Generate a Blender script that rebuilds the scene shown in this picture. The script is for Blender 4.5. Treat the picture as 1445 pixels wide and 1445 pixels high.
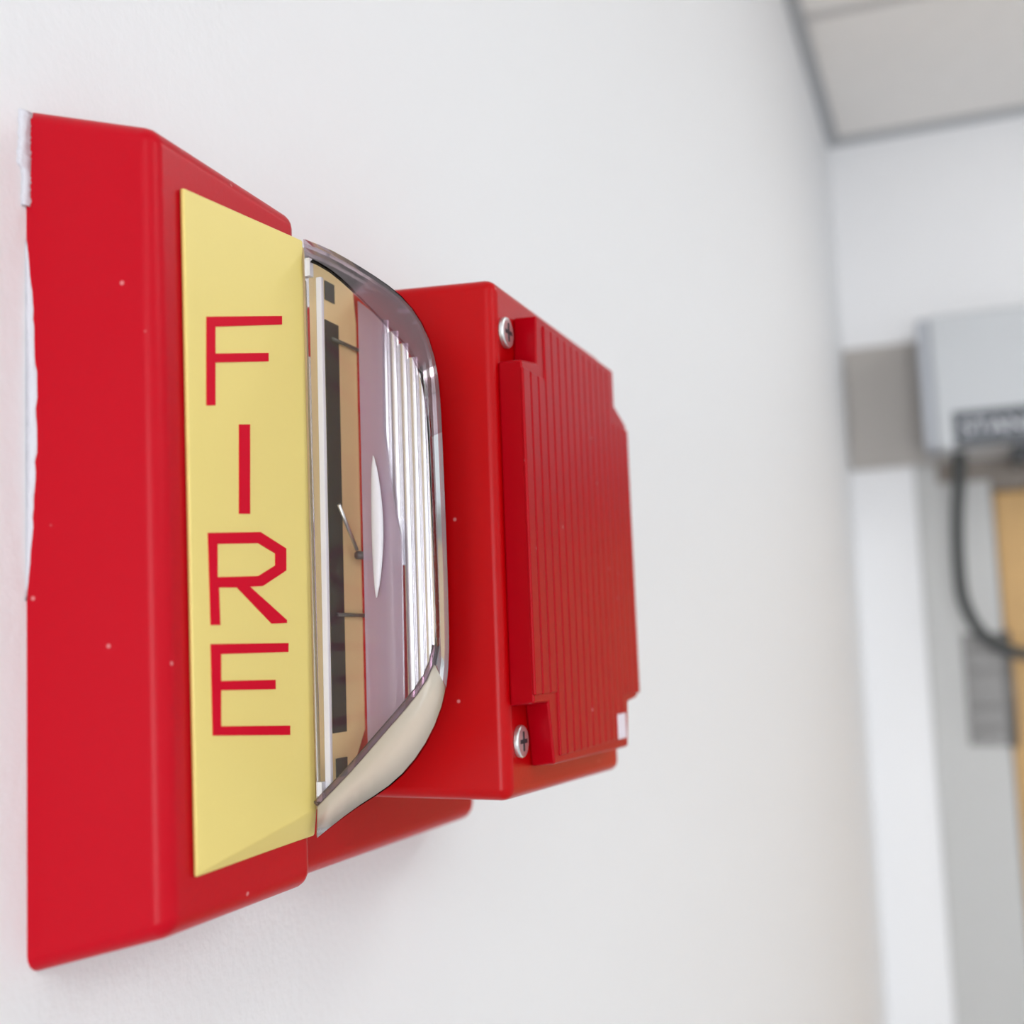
import bpy, bmesh, math, random
from mathutils import Vector, Matrix

for o in list(bpy.data.objects):
    bpy.data.objects.remove(o)
scene = bpy.context.scene
C = scene.collection

# ------------------------------------------------------------------ camera
U = 0.15           # distance of the camera from the wall; the alarm is measured in this unit
CZ = 1.90          # camera height
yaw, pitch, roll = 0.354638, 0.115387, -0.036869
fwd = Vector((-math.sin(yaw) * math.cos(pitch), math.cos(yaw) * math.cos(pitch), math.sin(pitch)))
r0 = Vector((math.cos(yaw), math.sin(yaw), 0))
u0 = r0.cross(fwd)
right = r0 * math.cos(roll) + u0 * math.sin(roll)
up = right.cross(fwd)
cam_data = bpy.data.cameras.new('camera')
cam = bpy.data.objects.new('camera', cam_data)
C.objects.link(cam)
m = Matrix.Identity(4)
for i in range(3):
    m[i][0] = right[i]; m[i][1] = up[i]; m[i][2] = -fwd[i]
m.translation = (U, 0, CZ)
cam.matrix_world = m
cam_data.sensor_width = 36
cam_data.lens = 1730.35 / 1445 * 36
cam_data.clip_start = 0.01
cam_data.dof.use_dof = True
cam_data.dof.focus_distance = 0.245
cam_data.dof.aperture_fstop = 11.5
scene.camera = cam

# ------------------------------------------------------------------ world, exposure
world = bpy.data.worlds.new('world')
scene.world = world
world.use_nodes = True
world.node_tree.nodes['Background'].inputs[0].default_value = (0.9, 0.95, 1, 1)
world.node_tree.nodes['Background'].inputs[1].default_value = 0.3
LIGHT = 8.2        # strength of the ceiling light diffusers
sun = bpy.data.lights.new('window_daylight', 'AREA')      # overcast daylight coming in through window_1
sun.shape = 'RECTANGLE'; sun.size = 1.4; sun.size_y = 1.75
sun.energy = 95; sun.color = (0.95, 0.98, 1.0)
sun_o = bpy.data.objects.new('window_daylight', sun); C.objects.link(sun_o)
sun_o.location = (1.0, -2.6 - 0.16, 1.575)
sun_o.rotation_euler = (math.radians(90), 0, 0)
scene.view_settings.view_transform = 'Standard'
scene.view_settings.look = 'None'
scene.view_settings.exposure = -0.50
scene.view_settings.gamma = 1
scene.view_settings.use_curve_mapping = False

# ------------------------------------------------------------------ materials
def mat(name, col, rough=0.5, metal=0.0, bump=None, spec=0.4, coat=0.0, vary=0.0, vscale=30.0, emit=None):
    mt = bpy.data.materials.new(name)
    mt.use_nodes = True
    nt = mt.node_tree
    b = nt.nodes['Principled BSDF']
    b.inputs['Base Color'].default_value = (*col, 1)
    b.inputs['Roughness'].default_value = rough
    b.inputs['Metallic'].default_value = metal
    b.inputs['Specular IOR Level'].default_value = spec
    b.inputs['Coat Weight'].default_value = coat
    tc = nt.nodes.new('ShaderNodeTexCoord')
    if vary:
        n = nt.nodes.new('ShaderNodeTexNoise')
        n.inputs['Scale'].default_value = vscale
        n.inputs['Detail'].default_value = 3
        nt.links.new(tc.outputs['Object'], n.inputs['Vector'])
        mx = nt.nodes.new('ShaderNodeMix'); mx.data_type = 'RGBA'
        mx.inputs['A'].default_value = (*[c * (1 - vary) for c in col], 1)
        mx.inputs['B'].default_value = (*[min(1, c * (1 + vary)) for c in col], 1)
        nt.links.new(n.outputs['Fac'], mx.inputs['Factor'])
        nt.links.new(mx.outputs['Result'], b.inputs['Base Color'])
    if bump:
        sc, st, dist = bump
        n = nt.nodes.new('ShaderNodeTexNoise')
        n.inputs['Scale'].default_value = sc
        n.inputs['Detail'].default_value = 2
        nt.links.new(tc.outputs['Object'], n.inputs['Vector'])
        bp = nt.nodes.new('ShaderNodeBump')
        bp.inputs['Strength'].default_value = st
        bp.inputs['Distance'].default_value = dist
        nt.links.new(n.outputs['Fac'], bp.inputs['Height'])
        nt.links.new(bp.outputs['Normal'], b.inputs['Normal'])
    if emit:
        b.inputs['Emission Color'].default_value = (*emit[0], 1)
        b.inputs['Emission Strength'].default_value = emit[1]
    return mt

def red_plastic(name, col, rough, spec):
    mt = mat(name, col, rough, bump=(900, 0.08, 0.0003), spec=spec)
    nt = mt.node_tree
    b = nt.nodes['Principled BSDF']
    tc = nt.nodes.new('ShaderNodeTexCoord')
    v = nt.nodes.new('ShaderNodeTexVoronoi')           # sparse pale dust specks
    v.inputs['Scale'].default_value = 120
    nt.links.new(tc.outputs['Object'], v.inputs['Vector'])
    cr = nt.nodes.new('ShaderNodeValToRGB')
    cr.color_ramp.elements[0].position = 0.035; cr.color_ramp.elements[0].color = (1, 1, 1, 1)
    cr.color_ramp.elements[1].position = 0.06; cr.color_ramp.elements[1].color = (0, 0, 0, 1)
    nt.links.new(v.outputs['Distance'], cr.inputs[0])
    mu = nt.nodes.new('ShaderNodeMath'); mu.operation = 'MULTIPLY'; mu.inputs[1].default_value = 0.45
    nt.links.new(cr.outputs[0], mu.inputs[0])
    mx = nt.nodes.new('ShaderNodeMix'); mx.data_type = 'RGBA'
    mx.inputs['A'].default_value = (*col, 1)
    mx.inputs['B'].default_value = (0.85, 0.45, 0.45, 1)
    nt.links.new(mu.outputs[0], mx.inputs['Factor'])
    nt.links.new(mx.outputs['Result'], b.inputs['Base Color'])
    return mt

def clear_plastic(name, tint, gloss_boost, haze, haze_col, rough=0.03):
    """thin clear plastic: see-through, Fresnel gloss, a little milky haze"""
    mt = bpy.data.materials.new(name)
    mt.use_nodes = True
    nt = mt.node_tree
    nt.nodes.clear()
    out = nt.nodes.new('ShaderNodeOutputMaterial')
    tr = nt.nodes.new('ShaderNodeBsdfTransparent'); tr.inputs[0].default_value = (*tint, 1)
    gl = nt.nodes.new('ShaderNodeBsdfGlossy'); gl.inputs['Roughness'].default_value = rough
    df = nt.nodes.new('ShaderNodeBsdfDiffuse'); df.inputs[0].default_value = (*haze_col, 1)
    fr = nt.nodes.new('ShaderNodeFresnel'); fr.inputs[0].default_value = gloss_boost
    m1 = nt.nodes.new('ShaderNodeMixShader'); m1.inputs[0].default_value = haze
    m2 = nt.nodes.new('ShaderNodeMixShader')
    nt.links.new(tr.outputs[0], m1.inputs[1]); nt.links.new(df.outputs[0], m1.inputs[2])
    nt.links.new(fr.outputs[0], m2.inputs[0])
    nt.links.new(m1.outputs[0], m2.inputs[1]); nt.links.new(gl.outputs[0], m2.inputs[2])
    nt.links.new(m2.outputs[0], out.inputs[0])
    return mt

M = {
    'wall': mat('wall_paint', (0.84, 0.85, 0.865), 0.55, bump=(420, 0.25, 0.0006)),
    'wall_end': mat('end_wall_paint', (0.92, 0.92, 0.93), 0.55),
    'ceiling_tile': mat('ceiling_tile', (0.94, 0.905, 0.87), 0.9, bump=(300, 0.3, 0.001), vary=0.03),
    'tbar': mat('ceiling_grid_metal', (0.62, 0.60, 0.58), 0.5),
    'angle': mat('wall_angle_metal', (0.45, 0.46, 0.47), 0.5),
    'floor': mat('vinyl_floor', (0.56, 0.57, 0.58), 0.35, vary=0.1, vscale=4),
    'taupe': mat('taupe_paint', (0.46, 0.43, 0.40), 0.5),
    'frame': mat('grey_door_frame', (0.56, 0.56, 0.55), 0.45),
    'head': mat('shaded_head_brown', (0.26, 0.225, 0.195), 0.5),  # shadow under the operator put into the brown of the door head
    'wood': mat('oak_door', (0.62, 0.38, 0.15), 0.45, vary=0.15, vscale=12),
    'steel': mat('satin_steel', (0.17, 0.165, 0.16), 0.3, metal=0.4),
    'operator': mat('silver_paint', (0.60, 0.62, 0.64), 0.4),
    'operator_cap': mat('end_cap_plastic', (0.46, 0.48, 0.52), 0.5),
    'dark': mat('charcoal_plastic', (0.06, 0.065, 0.07), 0.5),
    'strip': mat('charcoal_strip', (0.09, 0.10, 0.115), 0.45),
    'pale': mat('pale_print', (0.75, 0.76, 0.8), 0.5),
    'cable': mat('black_cable', (0.045, 0.05, 0.05), 0.45),
    'red': red_plastic('red_plastic', (0.50, 0.0, 0.010), 0.33, 0.16),
    'red_horn': red_plastic('red_horn_plastic', (0.46, 0.0, 0.002), 0.30, 0.18),
    'red_grille': red_plastic('red_grille_plastic', (0.40, 0.0, 0.006), 0.35, 0.14),  # same plastic as the horn, darkened for the shade in its grooves
    'yellow': mat('yellow_plate', (0.81, 0.66, 0.21), 0.42, bump=(1200, 0.06, 0.0002)),
    'tan': mat('tan_plate', (0.92, 0.72, 0.36), 0.5),
    'letter': mat('red_print', (0.62, 0.0, 0.02), 0.5, spec=0.12),
    'black': mat('black_slot', (0.02, 0.025, 0.03), 0.5),
    'white_plastic': mat('white_plastic', (0.86, 0.86, 0.9), 0.25),
    'chrome': mat('chrome_reflector', (0.93, 0.93, 0.97), 0.27, metal=0.8),
    'zinc': mat('zinc_screw', (0.72, 0.74, 0.74), 0.3, metal=0.85),
    'wire': mat('dark_wire', (0.10, 0.10, 0.09), 0.4),
    'lens': clear_plastic('clear_lens', (0.995, 0.99, 0.995), 1.3, 0.01, (0.8, 0.8, 0.85)),
    'lens_rim': clear_plastic('lens_rim', (0.60, 0.46, 0.53), 1.3, 0.10, (0.80, 0.72, 0.75), 0.08),  # mauve refraction in the clear edge put into the tint
    'lens_side': clear_plastic('lens_side', (0.95, 0.96, 0.98), 1.4, 0.22, (0.80, 0.86, 0.92), 0.05),
    'flange': clear_plastic('lens_flange', (0.85, 0.78, 0.72), 1.35, 0.62, (0.80, 0.72, 0.60), 0.15),
    'lilac': clear_plastic('lilac_refraction', (0.75, 0.72, 0.78), 1.5, 0.36, (0.85, 0.66, 0.80), 0.08),  # refraction and pale veil over the red horn put into a lilac tint
    'paint': mat('dried_wall_paint', (0.66, 0.66, 0.71), 0.5, bump=(500, 0.5, 0.001)),
    'sticker': mat('sticker_paper', (0.80, 0.74, 0.82), 0.5),
    'diffuser': mat('light_diffuser', (0.9, 0.9, 0.9), 0.5, emit=((0.965, 0.99, 1.0), LIGHT)),
}

# ------------------------------------------------------------------ helpers
def mesh_obj(name, verts, faces, material, parent=None, smooth=False, bevel=0, segs=3, angle=30, keep=None):
    me = bpy.data.meshes.new(name)
    off = Vector(parent_origin(parent)) if parent else Vector((0, 0, 0))
    me.from_pydata([Vector(v) - off for v in verts], [], faces)
    bm = bmesh.new(); bm.from_mesh(me)
    bmesh.ops.recalc_face_normals(bm, faces=bm.faces)
    bm.to_mesh(me); bm.free()
    o = bpy.data.objects.new(name, me)
    C.objects.link(o)
    me.materials.append(M[material])
    if parent:
        o.parent = parent
    if bevel:
        b = o.modifiers.new('bevel', 'BEVEL')
        b.width = bevel; b.segments = segs; b.limit_method = 'ANGLE'; b.angle_limit = math.radians(angle)
        b.harden_normals = True
        smooth = True
        if keep:                                   # edges against the wall stay sharp
            b.limit_method = 'WEIGHT'
            at = me.attributes.new('bevel_weight_edge', 'FLOAT', 'EDGE')
            for e in me.edges:
                p, q = (me.vertices[i].co + off for i in e.vertices)
                at.data[e.index].value = 0.0 if keep(p) and keep(q) else 1.0
                e.use_edge_sharp = bool(keep(p) and keep(q))
    if smooth:
        for p in me.polygons:
            p.use_smooth = True
    return o

def parent_origin(p):
    v = Vector((0, 0, 0))
    while p:
        v += p.location
        p = p.parent
    return v

def box_vf(x0, x1, y0, y1, z0, z1):
    v = [(x, y, z) for x in (x0, x1) for y in (y0, y1) for z in (z0, z1)]
    f = [(0, 1, 3, 2), (4, 6, 7, 5), (0, 4, 5, 1), (2, 3, 7, 6), (0, 2, 6, 4), (1, 5, 7, 3)]
    return v, f

def box(name, x0, x1, y0, y1, z0, z1, material, parent=None, bevel=0):
    v, f = box_vf(x0, x1, y0, y1, z0, z1)
    return mesh_obj(name, v, f, material, parent, bevel=bevel)

def boxes(name, lst, material, parent=None):
    V, F = [], []
    for b in lst:
        v, f = box_vf(*b)
        F += [tuple(i + len(V) for i in q) for q in f]
        V += v
    return mesh_obj(name, V, F, material, parent)

def empty(name, loc):
    o = bpy.data.objects.new(name, None)
    C.objects.link(o)
    o.location = loc
    o.empty_display_size = 0.02
    return o

def tag(o, label, cat, group=None):
    o['label'] = label; o['category'] = cat
    if group:
        o['group'] = group
    return o

def struct(o):
    o['kind'] = 'structure'
    return o

def prism(name, poly, axis, a0, a1, material, parent=None, bevel=0, segs=2, smooth=False, taper=None):
    """poly in the two other axes (in order), extruded along axis from a0 to a1"""
    def mk(p, a):
        if axis == 'X': return (a, p[0], p[1])
        if axis == 'Y': return (p[0], a, p[1])
        return (p[0], p[1], a)
    n = len(poly)
    p2 = taper or poly
    v = [mk(p, a0) for p in poly] + [mk(p, a1) for p in p2]
    f = [tuple(range(n)), tuple(range(n, 2 * n))] + [(i, (i + 1) % n, n + (i + 1) % n, n + i) for i in range(n)]
    return mesh_obj(name, v, f, material, parent, bevel=bevel, segs=segs, smooth=smooth)

def tube(name, pts, r, material, parent=None, seg=10, smooth_steps=6):
    P = [Vector(p) for p in pts]
    if smooth_steps > 1 and len(P) > 2:
        Q = []
        for i in range(len(P) - 1):
            a = P[max(i - 1, 0)]; b = P[i]; c = P[i + 1]; d = P[min(i + 2, len(P) - 1)]
            for s in range(smooth_steps):
                t = s / smooth_steps
                Q.append(0.5 * ((2 * b) + (c - a) * t + (2 * a - 5 * b + 4 * c - d) * t * t + (3 * b - a - 3 * c + d) * t ** 3))
        Q.append(P[-1]); P = Q
    V, F = [], []
    ref = Vector((0.31, 0.87, 0.2)).normalized()
    for i, p in enumerate(P):
        t = (P[min(i + 1, len(P) - 1)] - P[max(i - 1, 0)]).normalized()
        a = t.cross(ref).normalized(); b = t.cross(a)
        for k in range(seg):
            an = 2 * math.pi * k / seg
            V.append(p + a * (r * math.cos(an)) + b * (r * math.sin(an)))
    for i in range(len(P) - 1):
        for k in range(seg):
            F.append((i * seg + k, i * seg + (k + 1) % seg, (i + 1) * seg + (k + 1) % seg, (i + 1) * seg + k))
    F.append(tuple(range(seg))); F.append(tuple(range((len(P) - 1) * seg, len(P) * seg)))
    return mesh_obj(name, V, F, material, parent, smooth=True)

# ------------------------------------------------------------------ the room
D = 1.835          # end wall
HC = 2.645         # ceiling height
XR, YB = 1.95, -2.6
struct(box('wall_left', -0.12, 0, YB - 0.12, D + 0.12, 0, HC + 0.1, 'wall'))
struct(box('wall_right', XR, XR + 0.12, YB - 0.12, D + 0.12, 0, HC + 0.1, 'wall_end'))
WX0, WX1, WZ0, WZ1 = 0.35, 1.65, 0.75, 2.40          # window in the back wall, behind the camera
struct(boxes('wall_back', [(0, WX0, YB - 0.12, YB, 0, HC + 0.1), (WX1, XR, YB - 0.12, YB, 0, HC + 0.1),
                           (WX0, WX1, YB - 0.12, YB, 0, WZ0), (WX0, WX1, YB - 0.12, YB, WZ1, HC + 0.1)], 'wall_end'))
WM = (WX0 + WX1) / 2
win = struct(empty('window_1', (WM, YB - 0.06, WZ0)))
fy0, fy1 = YB - 0.08, YB - 0.03
boxes('window_frame', [(WX0, WX0 + 0.05, fy0, fy1, WZ0, WZ1), (WX1 - 0.05, WX1, fy0, fy1, WZ0, WZ1), (WM - 0.03, WM + 0.03, fy0, fy1, WZ0 + 0.05, WZ1 - 0.05),
                       (WX0 + 0.05, WX1 - 0.05, fy0, fy1, WZ0, WZ0 + 0.05), (WX0 + 0.05, WX1 - 0.05, fy0, fy1, WZ1 - 0.05, WZ1)], 'white_plastic', win)
for a, b in ((WX0 + 0.05, WM - 0.03), (WM + 0.03, WX1 - 0.05)):
    box('pane', a, b, YB - 0.057, YB - 0.053, WZ0 + 0.05, WZ1 - 0.05, 'lens', win)
struct(box('floor', -0.12, XR + 0.12, YB - 0.12, D + 0.12, -0.1, 0, 'floor'))
# end wall with the door opening
X0D, X1D, ZD = 0.087, 1.20, 2.147
struct(boxes('wall_far', [(0, X0D, D, D + 0.12, 0, ZD), (X1D, XR, D, D + 0.12, 0, ZD), (0, XR, D, D + 0.12, ZD, HC + 0.1)], 'wall_end'))
# suspended ceiling : slab above, tiles and grid bars as pieces
ceil = struct(box('ceiling', 0, XR, YB, D, HC + 0.03, HC + 0.1, 'tbar'))
ys = [D, 1.438]
while ys[-1] - 0.61 > YB:
    ys.append(ys[-1] - 0.61)
ys.append(YB)
xs = [0, 0.62, 1.23, XR]
lights = {(1, 1): 'square recessed ceiling light panel close to the end wall with the door',
          (2, 3): 'square recessed ceiling light panel beside the right-hand wall, halfway along the room',
          (1, 5): 'square recessed ceiling light panel close to the window'}
fixtures = []
for i in range(len(xs) - 1):
    for j in range(len(ys) - 1):
        y1, y0 = ys[j], ys[j + 1]
        if y1 - y0 < 0.03:
            continue
        if (i, j) in lights:
            fixtures.append((lights[(i, j)], xs[i], xs[i + 1], y0, y1))
            continue
        g = 0.007
        box('ceiling_tile', xs[i] + g, xs[i + 1] - g, y0 + g, y1 - g, HC + 0.001, HC + 0.018, 'ceiling_tile', ceil, bevel=0.003)
for x in xs[1:-1]:
    box('grid_bar', x - 0.012, x + 0.012, YB, D, HC - 0.001, HC + 0.004, 'tbar', ceil)
for y in ys[1:-1]:
    box('grid_bar', 0, XR, y - 0.008, y + 0.008, HC - 0.0015, HC + 0.0035, 'tbar', ceil)
struct(box('trim_1', 0, 0.016, YB, D, HC - 0.006, HC + 0.004, 'angle'))
struct(box('trim_2', 0.016, XR, D - 0.016, D, HC - 0.006, HC + 0.004, 'angle'))
for text, x0, x1, y0, y1 in fixtures:
    e = tag(empty('ceiling_light', ((x0 + x1) / 2, (y0 + y1) / 2, HC)), text, 'ceiling light', 'ceiling light panels')
    box('diffuser', x0 + 0.035, x1 - 0.035, y0 + 0.035, y1 - 0.035, HC - 0.002, HC + 0.006, 'diffuser', e)
    boxes('light_frame', [(x0 + 0.013, x0 + 0.035, y0 + 0.013, y1 - 0.013, HC - 0.008, HC + 0.01),
                          (x1 - 0.035, x1 - 0.013, y0 + 0.013, y1 - 0.013, HC - 0.008, HC + 0.01),
                          (x0 + 0.035, x1 - 0.035, y0 + 0.013, y0 + 0.035, HC - 0.008, HC + 0.01),
                          (x0 + 0.035, x1 - 0.035, y1 - 0.035, y1 - 0.013, HC - 0.008, HC + 0.01)], 'white_plastic', e)
# taupe panel above the door
struct(box('trim_3', 0.0015, 1.30, D - 0.012, D, ZD, 2.325, 'taupe', bevel=0.002))

# door : grey frame, oak leaf, hinge
door = struct(empty('door_1', (X0D, D, 0)))
box('jamb', X0D, 0.187, D - 0.004, D + 0.11, 0, ZD, 'frame', door, bevel=0.003)
box('jamb', X1D - 0.1, X1D, D - 0.004, D + 0.11, 0, ZD, 'frame', door, bevel=0.003)
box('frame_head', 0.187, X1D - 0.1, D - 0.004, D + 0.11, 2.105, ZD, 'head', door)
box('head_shade_strip', 0.118, 0.187, D - 0.010, D - 0.004, 2.118, ZD, 'head', door)  # dark strip standing for the operator's shadow on the jamb top
leaf = box('door_leaf', 0.190, X1D - 0.103, D + 0.008, D + 0.052, 0.008, 2.102, 'wood', door, bevel=0.002)
hinge = box('hinge', 0.134, 0.192, D - 0.007, D - 0.004, 1.752, 1.905, 'steel', door, bevel=0.001)
tube('hinge_pin', [(0.191, D - 0.008, 1.750), (0.191, D - 0.008, 1.907)], 0.006, 'steel', hinge, smooth_steps=1)
for z in (1.775, 1.805, 1.852, 1.882):
    for x in (0.150, 0.170):
        tube('hinge_screw', [(x, D - 0.0085, z), (x, D - 0.0065, z)], 0.004, 'steel', hinge, smooth_steps=1)

# ------------------------------------------------------------------ automatic door operator over the door
YO = 1.725
op = tag(empty('door_operator', (0.11, D - 0.012, 2.18)), 'silver grey automatic door operator box mounted over the wooden door', 'door operator')
box('housing', 0.124, 0.98, YO, D - 0.012, 2.152, 2.335, 'operator', op, bevel=0.004)
box('end_cap', 0.107, 0.1235, YO + 0.001, D - 0.012, 2.154, 2.333, 'operator_cap', op, bevel=0.005)
strip = box('name_strip', 0.1455, 0.80, YO - 0.0022, YO + 0.001, 2.1525, 2.200, 'strip', op, bevel=0.0008)
fc = bpy.data.curves.new('lettering', 'FONT')
fc.body = 'STANLEY'; fc.size = 0.032; fc.extrude = 0.0004
ft = bpy.data.objects.new('tmp_text', fc); C.objects.link(ft)
me = bpy.data.meshes.new_from_object(ft.evaluated_get(bpy.context.evaluated_depsgraph_get()))
bpy.data.objects.remove(ft)
tm = Matrix.Translation(Vector((0.155, YO - 0.0028, 2.166)) - parent_origin(strip)) @ Matrix.Rotation(math.radians(90), 4, 'X')
me.transform(tm)
lt = bpy.data.objects.new('lettering', me); C.objects.link(lt); lt.parent = strip
me.materials.clear(); me.materials.append(M['pale'])
box('drive_spindle', 0.215, 0.265, YO + 0.02, YO + 0.07, 2.128, 2.151, 'dark', op, bevel=0.004)

tag(tube('door_cable', [(0.150, 1.77, 2.151), (0.148, 1.77, 2.12), (0.141, 1.77, 2.06), (0.138, 1.77, 1.99), (0.142, 1.77, 1.945), (0.160, 1.77, 1.905), (0.19, 1.77, 1.882),
                        (0.23, 1.775, 1.872), (0.28, 1.79, 1.872), (0.33, 1.82, 1.88), (0.345, 1.846, 1.885)], 0.0085, 'cable'),
    'black flexible cable hanging in a loop from the door operator to the wooden door', 'cable')

# ------------------------------------------------------------------ fire alarm horn strobe, measured in camera-distance units
def W(x, y, z):
    return (x * U, y * U, CZ + z * U)
alarm = tag(empty('fire_alarm', W(0, 1.65, 0.166)), 'red wall-mounted fire alarm horn with yellow FIRE plate and clear strobe lens', 'fire alarm')

# red strobe housing, sides drafted towards the wall
hv = [W(*p) for p in ((0, 1.1014, .6629), (0, 1.115, -.3306), (0, 1.478, .640), (0, 1.480, -.322),
                      (.159, 1.1290, .6215), (.159, 1.1515, -.2925), (.159, 1.4495, .6165), (.159, 1.4660, -.2905))]
HF = [(0, 2, 3, 1), (4, 5, 7, 6), (0, 1, 5, 4), (2, 6, 7, 3), (0, 4, 6, 2), (1, 3, 7, 5)]
mesh_obj('strobe_housing', hv, HF, 'red', alarm, bevel=0.020 * U, segs=5, keep=lambda p: p.x < .001)
# lower mounting base that carries the horn
bv = [W(*p) for p in ((0, 1.470, .640), (0, 1.470, -.318), (0, 2.215, .640), (0, 2.215, -.318),
                      (.10, 1.470, .605), (.10, 1.470, -.298), (.10, 2.180, .605), (.10, 2.180, -.298))]
mesh_obj('mounting_base', bv, HF, 'red', alarm, bevel=0.024 * U, segs=3, keep=lambda p: p.x < .001)

# yellow face plate, slightly tilted, with a chamfered lower edge
pv = [(.1662, 1.1763, .5618), (.1817, 1.4274, .5728), (.1822, 1.4355, -.1912), (.1671, 1.1923, -.2339),      # front
      (.1595, 1.1763, .5618), (.1595, 1.4274, .5728), (.1595, 1.4690, -.2311), (.1595, 1.1960, -.2365)]      # back
pf = [(0, 1, 2, 3), (4, 7, 6, 5), (0, 4, 5, 1), (3, 2, 6, 7), (0, 3, 7, 4), (1, 5, 6, 2)]
plate = mesh_obj('face_plate', [W(*p) for p in pv], pf, 'yellow', alarm, bevel=0.004 * U, segs=2)

def on_plate(y, z, lift):
    return W(.167 + .062 * (y - 1.19) + lift, y, z)
def letter(outer, inner=None):
    bm = bmesh.new()
    es = []
    for loop in ([outer] + ([inner] if inner else [])):
        vs = [bm.verts.new(Vector(on_plate(y, z, .0012)) - parent_origin(plate)) for y, z in loop]
        es += [bm.edges.new((vs[i], vs[(i + 1) % len(vs)])) for i in range(len(vs))]
    bmesh.ops.triangle_fill(bm, use_beauty=True, use_dissolve=False, edges=es)
    g = bmesh.ops.extrude_face_region(bm, geom=bm.faces[:])
    for v in [q for q in g['geom'] if isinstance(q, bmesh.types.BMVert)]:
        v.co.x -= .0012 * U
    bmesh.ops.recalc_face_normals(bm, faces=bm.faces)
    me = bpy.data.meshes.new('letter'); bm.to_mesh(me); bm.free()
    o = bpy.data.objects.new('letter', me); C.objects.link(o); o.parent = plate
    me.materials.append(M['letter'])
    return o
letter([(1.2166, .4144), (1.3726, .453), (1.3723, .4415), (1.2326, .4059), (1.2322, .3726), (1.3412, .3967), (1.341, .3855), (1.232, .3616), (1.2313, .309), (1.2152, .3062)])
letter([(1.2782, .2931), (1.2999, .2966), (1.2977, .1841), (1.2762, .1822)])
letter([(1.216, .1542), (1.3193, .1629), (1.3741, .1459), (1.3733, .1175), (1.3223, .0957), (1.2959, .0939), (1.3732, .0539), (1.3731, .0503), (1.3407, .0492), (1.2704, .0921), (1.2349, .0909), (1.2369, .0467), (1.2198, .0466)],
       [(1.233, .1424), (1.3145, .1488), (1.3505, .1381), (1.3501, .1227), (1.3137, .1077), (1.2324, .1029)])
letter([(1.2195, .0244), (1.3756, .0246), (1.3753, .0134), (1.2378, .0127), (1.2373, -.0187), (1.3466, -.0211), (1.3463, -.0325), (1.2372, -.0293), (1.2365, -.0711), (1.3766, -.0797), (1.3763, -.0912), (1.222, -.0806)])

# tan strobe floor under the lens with its slots, wires and reflector
floor_p = [(1.440, .575), (1.600, .575), (1.612, .50), (1.612, -.10), (1.560, -.170), (1.500, -.192), (1.440, -.200)]
sf = prism('strobe_floor', [W(0, a, b)[1:] for a, b in floor_p], 'X', .095 * U, .165 * U, 'tan', alarm, bevel=.003 * U)
def xbox(name, x0, x1, y0, y1, z0, z1, material, parent, bevel=0):
    return box(name, x0 * U, x1 * U, y0 * U, y1 * U, CZ + z0 * U, CZ + z1 * U, material, parent, bevel)
xbox('slot', .1645, .1662, 1.512, 1.552, -.099, .485, 'black', sf)
xbox('slot', .1645, .1662, 1.514, 1.542, .515, .543, 'black', sf)
xbox('slot', .1645, .1662, 1.520, 1.552, -.160, -.134, 'black', sf)
for z in (.46, .064):
    tube('wire', [W(.168, 1.53, z), W(.170, 1.61, z)], .0028 * U, 'wire', sf, smooth_steps=1)
tube('wire', [W(.178, 1.52, .218), W(.176, 1.575, .158)], .0028 * U, 'zinc', sf, smooth_steps=1)
tube('wire', [W(.176, 1.575, .150), W(.19, 1.61, .150)], .006 * U, 'wire', sf, smooth_steps=1)

# chrome reflector : vertical flutes standing across the lens
refl = empty('reflector', (0, 0, 0)); refl.parent = alarm
refl.location = Vector(W(.30, 1.56, .166)) - alarm.location
flutes = [(.236, .0085, .235, .485), (.251, .008, .13, .467), (.2665, .0075, -.054, .447), (.281, .007, -.045, .425), (.294, .006, -.03, .40), (.304, .0045, -.015, .36)]
for x, r, z0, z1 in flutes:
    n = 10
    poly = [((x + r * math.cos(math.pi * k / n)) * U, (1.560 - 0.7 * r * math.sin(math.pi * k / n)) * U) for k in range(n + 1)]
    prism('flute', poly, 'Z', CZ + z0 * U, CZ + z1 * U, 'chrome', refl, smooth=False)
V, F = [], []                                      # spindle-shaped flash tube
for k in range(13):
    t = k / 12
    r = .0008 + .0085 * math.sin(math.pi * t) ** .7
    V += [W(.2265 + .004 * math.sin(math.pi * t) + r * math.cos(a * math.pi / 6), 1.534 + .5 * r * math.sin(a * math.pi / 6), .285 - .20 * t) for a in range(12)]
for k in range(12):
    F += [(k * 12 + a, k * 12 + (a + 1) % 12, (k + 1) * 12 + (a + 1) % 12, (k + 1) * 12 + a) for a in range(12)]
F += [tuple(range(12)), tuple(range(144, 156))]
mesh_obj('flash_tube', V, F, 'white_plastic', refl, smooth=True)

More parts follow.
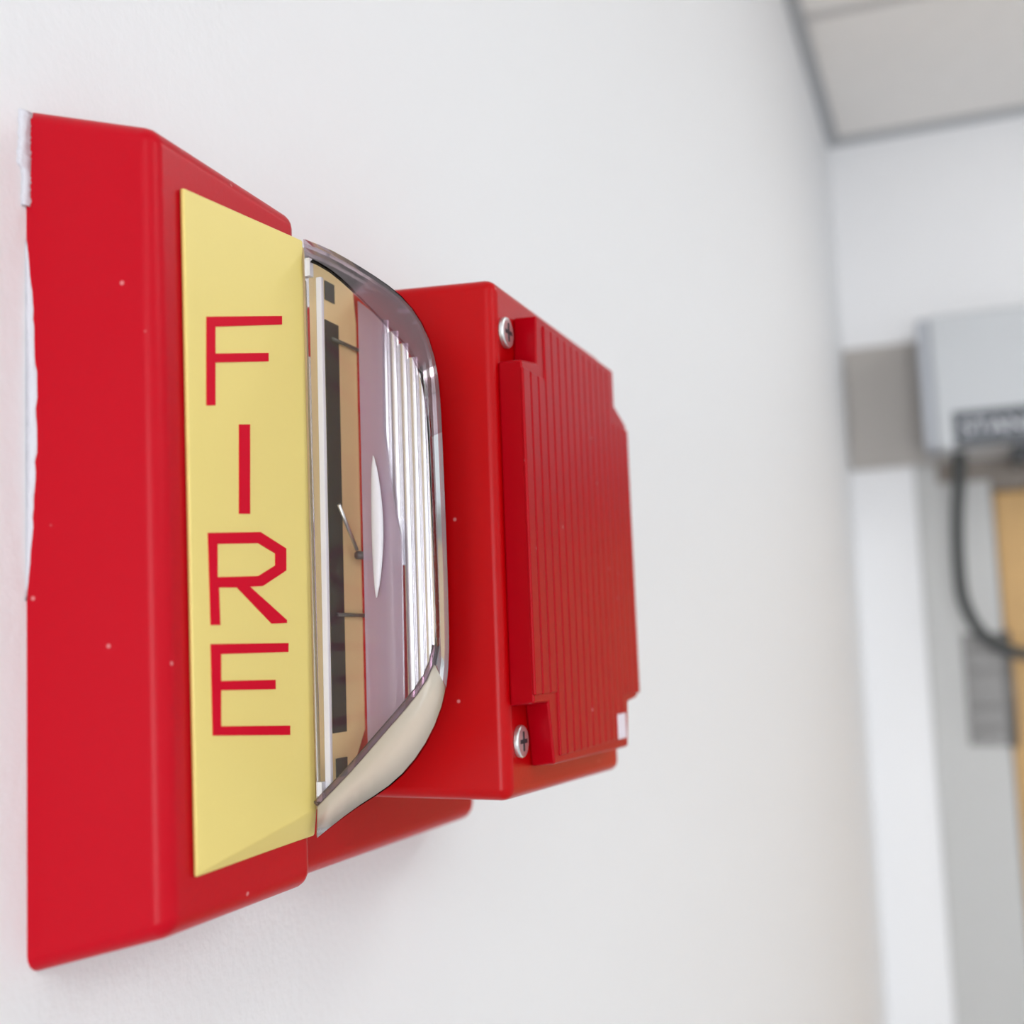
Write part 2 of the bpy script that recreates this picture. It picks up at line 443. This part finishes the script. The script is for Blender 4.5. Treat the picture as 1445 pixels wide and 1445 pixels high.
# clear D-shaped strobe lens : near face, bevelled rim, outer wall
N = [(.1876, .5447), (.2115, .5352), (.2442, .5058), (.2701, .4778), (.2915, .4537), (.3106, .4311), (.3306, .4124), (.3492, .3865), (.3595, .3618), (.3655, .2961), (.3677, .1495), (.3686, .0239), (.3665, -.0114), (.3461, -.0391), (.3197, -.066), (.29, -.0939), (.2465, -.1381), (.1921, -.1856)]
O = [(.1687, .5809), (.1953, .5696), (.2289, .5474), (.2599, .5248), (.284, .5065), (.3079, .4893), (.3333, .4615), (.3489, .4314), (.3613, .4001), (.3658, .3501), (.3669, .2905), (.3684, .1517), (.3681, .0239), (.3667, -.0202), (.3606, -.055), (.3435, -.0949), (.3164, -.1323), (.2782, -.1654), (.2347, -.1845), (.1732, -.2278)]
def resample(P, n):
    P = [Vector(p) for p in P]
    d = [0]
    for a, b in zip(P, P[1:]):
        d.append(d[-1] + (b - a).length)
    out = []
    for k in range(n):
        t = d[-1] * k / (n - 1)
        i = max(j for j in range(len(d)) if d[j] <= t + 1e-9)
        i = min(i, len(P) - 2)
        s = (t - d[i]) / (d[i + 1] - d[i])
        out.append(P[i].lerp(P[i + 1], s))
    for _ in range(2):
        out = [out[0]] + [(out[i - 1] + out[i] * 2 + out[i + 1]) / 4 for i in range(1, n - 1)] + [out[-1]]
    return out
NN = 40
Nr, Or = resample(N, NN), resample(O, NN)
YL = 1.420
def shell(name, loops, material, cap=None):
    V, F = [], []
    for pts, y in loops:
        V += [W(p[0], y, p[1]) for p in pts]
    for k in range(len(loops) - 1):
        for i in range(NN - 1):
            F.append((k * NN + i, k * NN + i + 1, (k + 1) * NN + i + 1, (k + 1) * NN + i))
    if cap:
        F.append(tuple(range(NN)))
    return V, F
lensr = empty('strobe_lens', (0, 0, 0)); lensr.parent = alarm
lensr.location = Vector(W(.17, 1.47, .17)) - alarm.location
cap_poly = [W(p[0], YL, p[1]) for p in Nr]
inner_poly = [W(p[0], YL + .010, p[1]) for p in Nr]
n = NN
mesh_obj('lens_face', cap_poly + inner_poly, [tuple(range(n)), tuple(range(n, 2 * n))] + [(i, (i + 1) % n, n + (i + 1) % n, n + i) for i in range(n)], 'lens', lensr)
V, F = shell('lens_rim', [(Nr, YL + .0005), (Or, YL + .030)], 'lens_rim')
KT, KS = 15, 28                                            # the lower part of the rim is a frosted beige flange
rim = mesh_obj('lens_rim', V, F[:KT], 'lens_rim', lensr, smooth=True)
side = mesh_obj('lens_side', V, F[KT:KS], 'lens_side', lensr, smooth=True)
flange = mesh_obj('lens_flange', V, F[KS:], 'flange', lensr, smooth=True)
for o in (rim, side, flange):
    bm = bmesh.new(); bm.from_mesh(o.data)
    bmesh.ops.delete(bm, geom=[v for v in bm.verts if not v.link_faces], context='VERTS')
    bm.to_mesh(o.data); bm.free()
V, F = shell('lens_wall', [(Or, YL + .0305), ([(.160 + (p[0] - .160) * .85, .17 + (p[1] - .17) * (.97 if p[1] > .17 else .93)) for p in Or], YL + .10), ([(.160 + (p[0] - .160) * .68, .17 + (p[1] - .17) * (.95 if p[1] > .17 else .88)) for p in Or], YL + .172)], 'lens')
wallo = mesh_obj('lens_wall', V, F, 'lens', lensr, smooth=True)
for o, t in ((rim, .006), (side, .006), (flange, .006), (wallo, .006)):
    s = o.modifiers.new('solid', 'SOLIDIFY'); s.thickness = t * U; s.offset = 0; s.use_rim = o is flange
tube('rim_refraction_line', [W(p[0] - .003, YL + .004, p[1] + .003) for p in Nr[KS - 1:]], .0055 * U, 'lens_rim', lensr, smooth_steps=1)  # thin line added for the mauve refraction along the lower rim
xbox('lens_edge_bar', .1965, .2055, YL + .012, YL + .020, -.165, .520, 'white_plastic', lensr, bevel=.002 * U)
xbox('lens_clip', .186, .194, YL + .002, YL + .012, .520, .545, 'white_plastic', lensr)
xbox('lens_clip', .190, .198, YL + .002, YL + .012, -.180, -.155, 'white_plastic', lensr)
# lilac strip added behind the face for the red horn refracting in the lens
pr = [(.203, .515), (.241, .4831), (.239, .3267), (.2506, .2252), (.262, .1649), (.2595, -.071), (.2353, -.0945), (.203, -.125)]
prism('lilac_refraction', [W(a, 0, b)[::2] for a, b in pr], 'Y', 1.543 * U, 1.548 * U, 'lilac', lensr)

# horn : box with bevelled edges, raised ribbed grille, corner screws
hv = [W(*p) for p in ((.101, 1.608, .556), (.101, 1.605, -.196), (.101, 2.215, .556), (.101, 2.215, -.196),
                      (.380, 1.632, .550), (.380, 1.6255, -.204), (.380, 2.190, .550), (.380, 2.190, -.216))]
horn = mesh_obj('horn_body', hv, HF, 'red_horn', alarm, bevel=0.018 * U, segs=5, keep=lambda p: p.x < .11 * U)
gp = [(1.6274, .4210), (1.6938, .4300), (1.7000, .5045), (2.1201, .5054), (2.1190, .4409), (2.1923, .4164),
      (2.1849, -.0848), (2.1198, -.0906), (2.1058, -.167), (1.7050, -.1600), (1.6880, -.0704), (1.6260, -.0690)]
gp0 = [(y + (.012 if y < 1.8 else -.004), z + (.004 if z > 0 else -.004)) for y, z in gp]
grille = prism('grille', [W(0, a, b)[1:] for a, b in gp0], 'X', .3795 * U, .4205 * U, 'red_grille', alarm, bevel=.004 * U,
               taper=[W(0, a, b)[1:] for a, b in gp])
ns = 17
for k in range(ns):
    y = 1.640 + k * (2.180 - 1.640) / (ns - 1)
    z0, z1 = (-.058, .410) if y < 1.71 else ((-.078, .406) if y > 2.108 else (-.150, .494))
    xbox('slat', .4178, .4235, y - .0143, y + .0143, z0, z1, 'red_grille', grille, bevel=.0025 * U)
def screw(y, z):
    e = prism('screw', [W(0, y + .0235 * math.cos(a * math.pi / 10), z + .0235 * math.sin(a * math.pi / 10))[1:] for a in range(20)], 'X', .379 * U, .388 * U, 'zinc', horn, bevel=.003 * U)
    xbox('cross_slot', .3879, .3884, y - .014, y + .014, z - .003, z + .003, 'black', e)
    xbox('cross_slot', .3879, .3885, y - .003, y + .003, z - .014, z + .014, 'black', e)
for y, z in ((1.667, .474), (1.667, -.124), (2.150, .474), (2.145, -.130)):
    screw(y, z)
xbox('sticker', .4235, .4242, 2.035, 2.085, -.150, -.108, 'sticker', grille)

# dried white paint along the housing edge
random.seed(4)
def side_y(x, z):
    return 1.1119 + .178 * x - .0150 * z
V, F = [], []
K = 40
for k in range(K + 1):
    z = .50 - k / K * .42
    t = k / K
    w = .0135 * math.sin(math.pi * min(1, t * 1.02)) ** .8 * (1 + .12 * random.uniform(-1, 1)) + .0004
    for x, l in ((0.0005, -.003), (w * .6, -.003), (w, 0.001)):
        V.append(W(x, side_y(x, z) + l, z))
for k in range(K):
    for a in range(2):
        F.append((k * 3 + a, k * 3 + a + 1, (k + 1) * 3 + a + 1, (k + 1) * 3 + a))
s = mesh_obj('paint_smear', V, F, 'paint', alarm, smooth=True)
md = s.modifiers.new('solid', 'SOLIDIFY'); md.thickness = .0015 * U
s['label'] = 'dried white wall paint on the housing edge'
V, F = [], []
for k in range(K + 1):
    z = .655 - k / K * .115
    t = k / K
    w = (.012 if t < .62 else .006) * (1 + .15 * random.uniform(-1, 1))
    for y, x in ((1.1000 - w, .0004), (1.1000 - w * .6, .0040), (1.1060, .0050 + .002 * random.random())):
        V.append(W(x, y, z))
for k in range(K):
    for a in range(2):
        F.append((k * 3 + a, k * 3 + a + 1, (k + 1) * 3 + a + 1, (k + 1) * 3 + a))
s = mesh_obj('paint_smear', V, F, 'paint', alarm, smooth=True)
md = s.modifiers.new('solid', 'SOLIDIFY'); md.thickness = .0015 * U
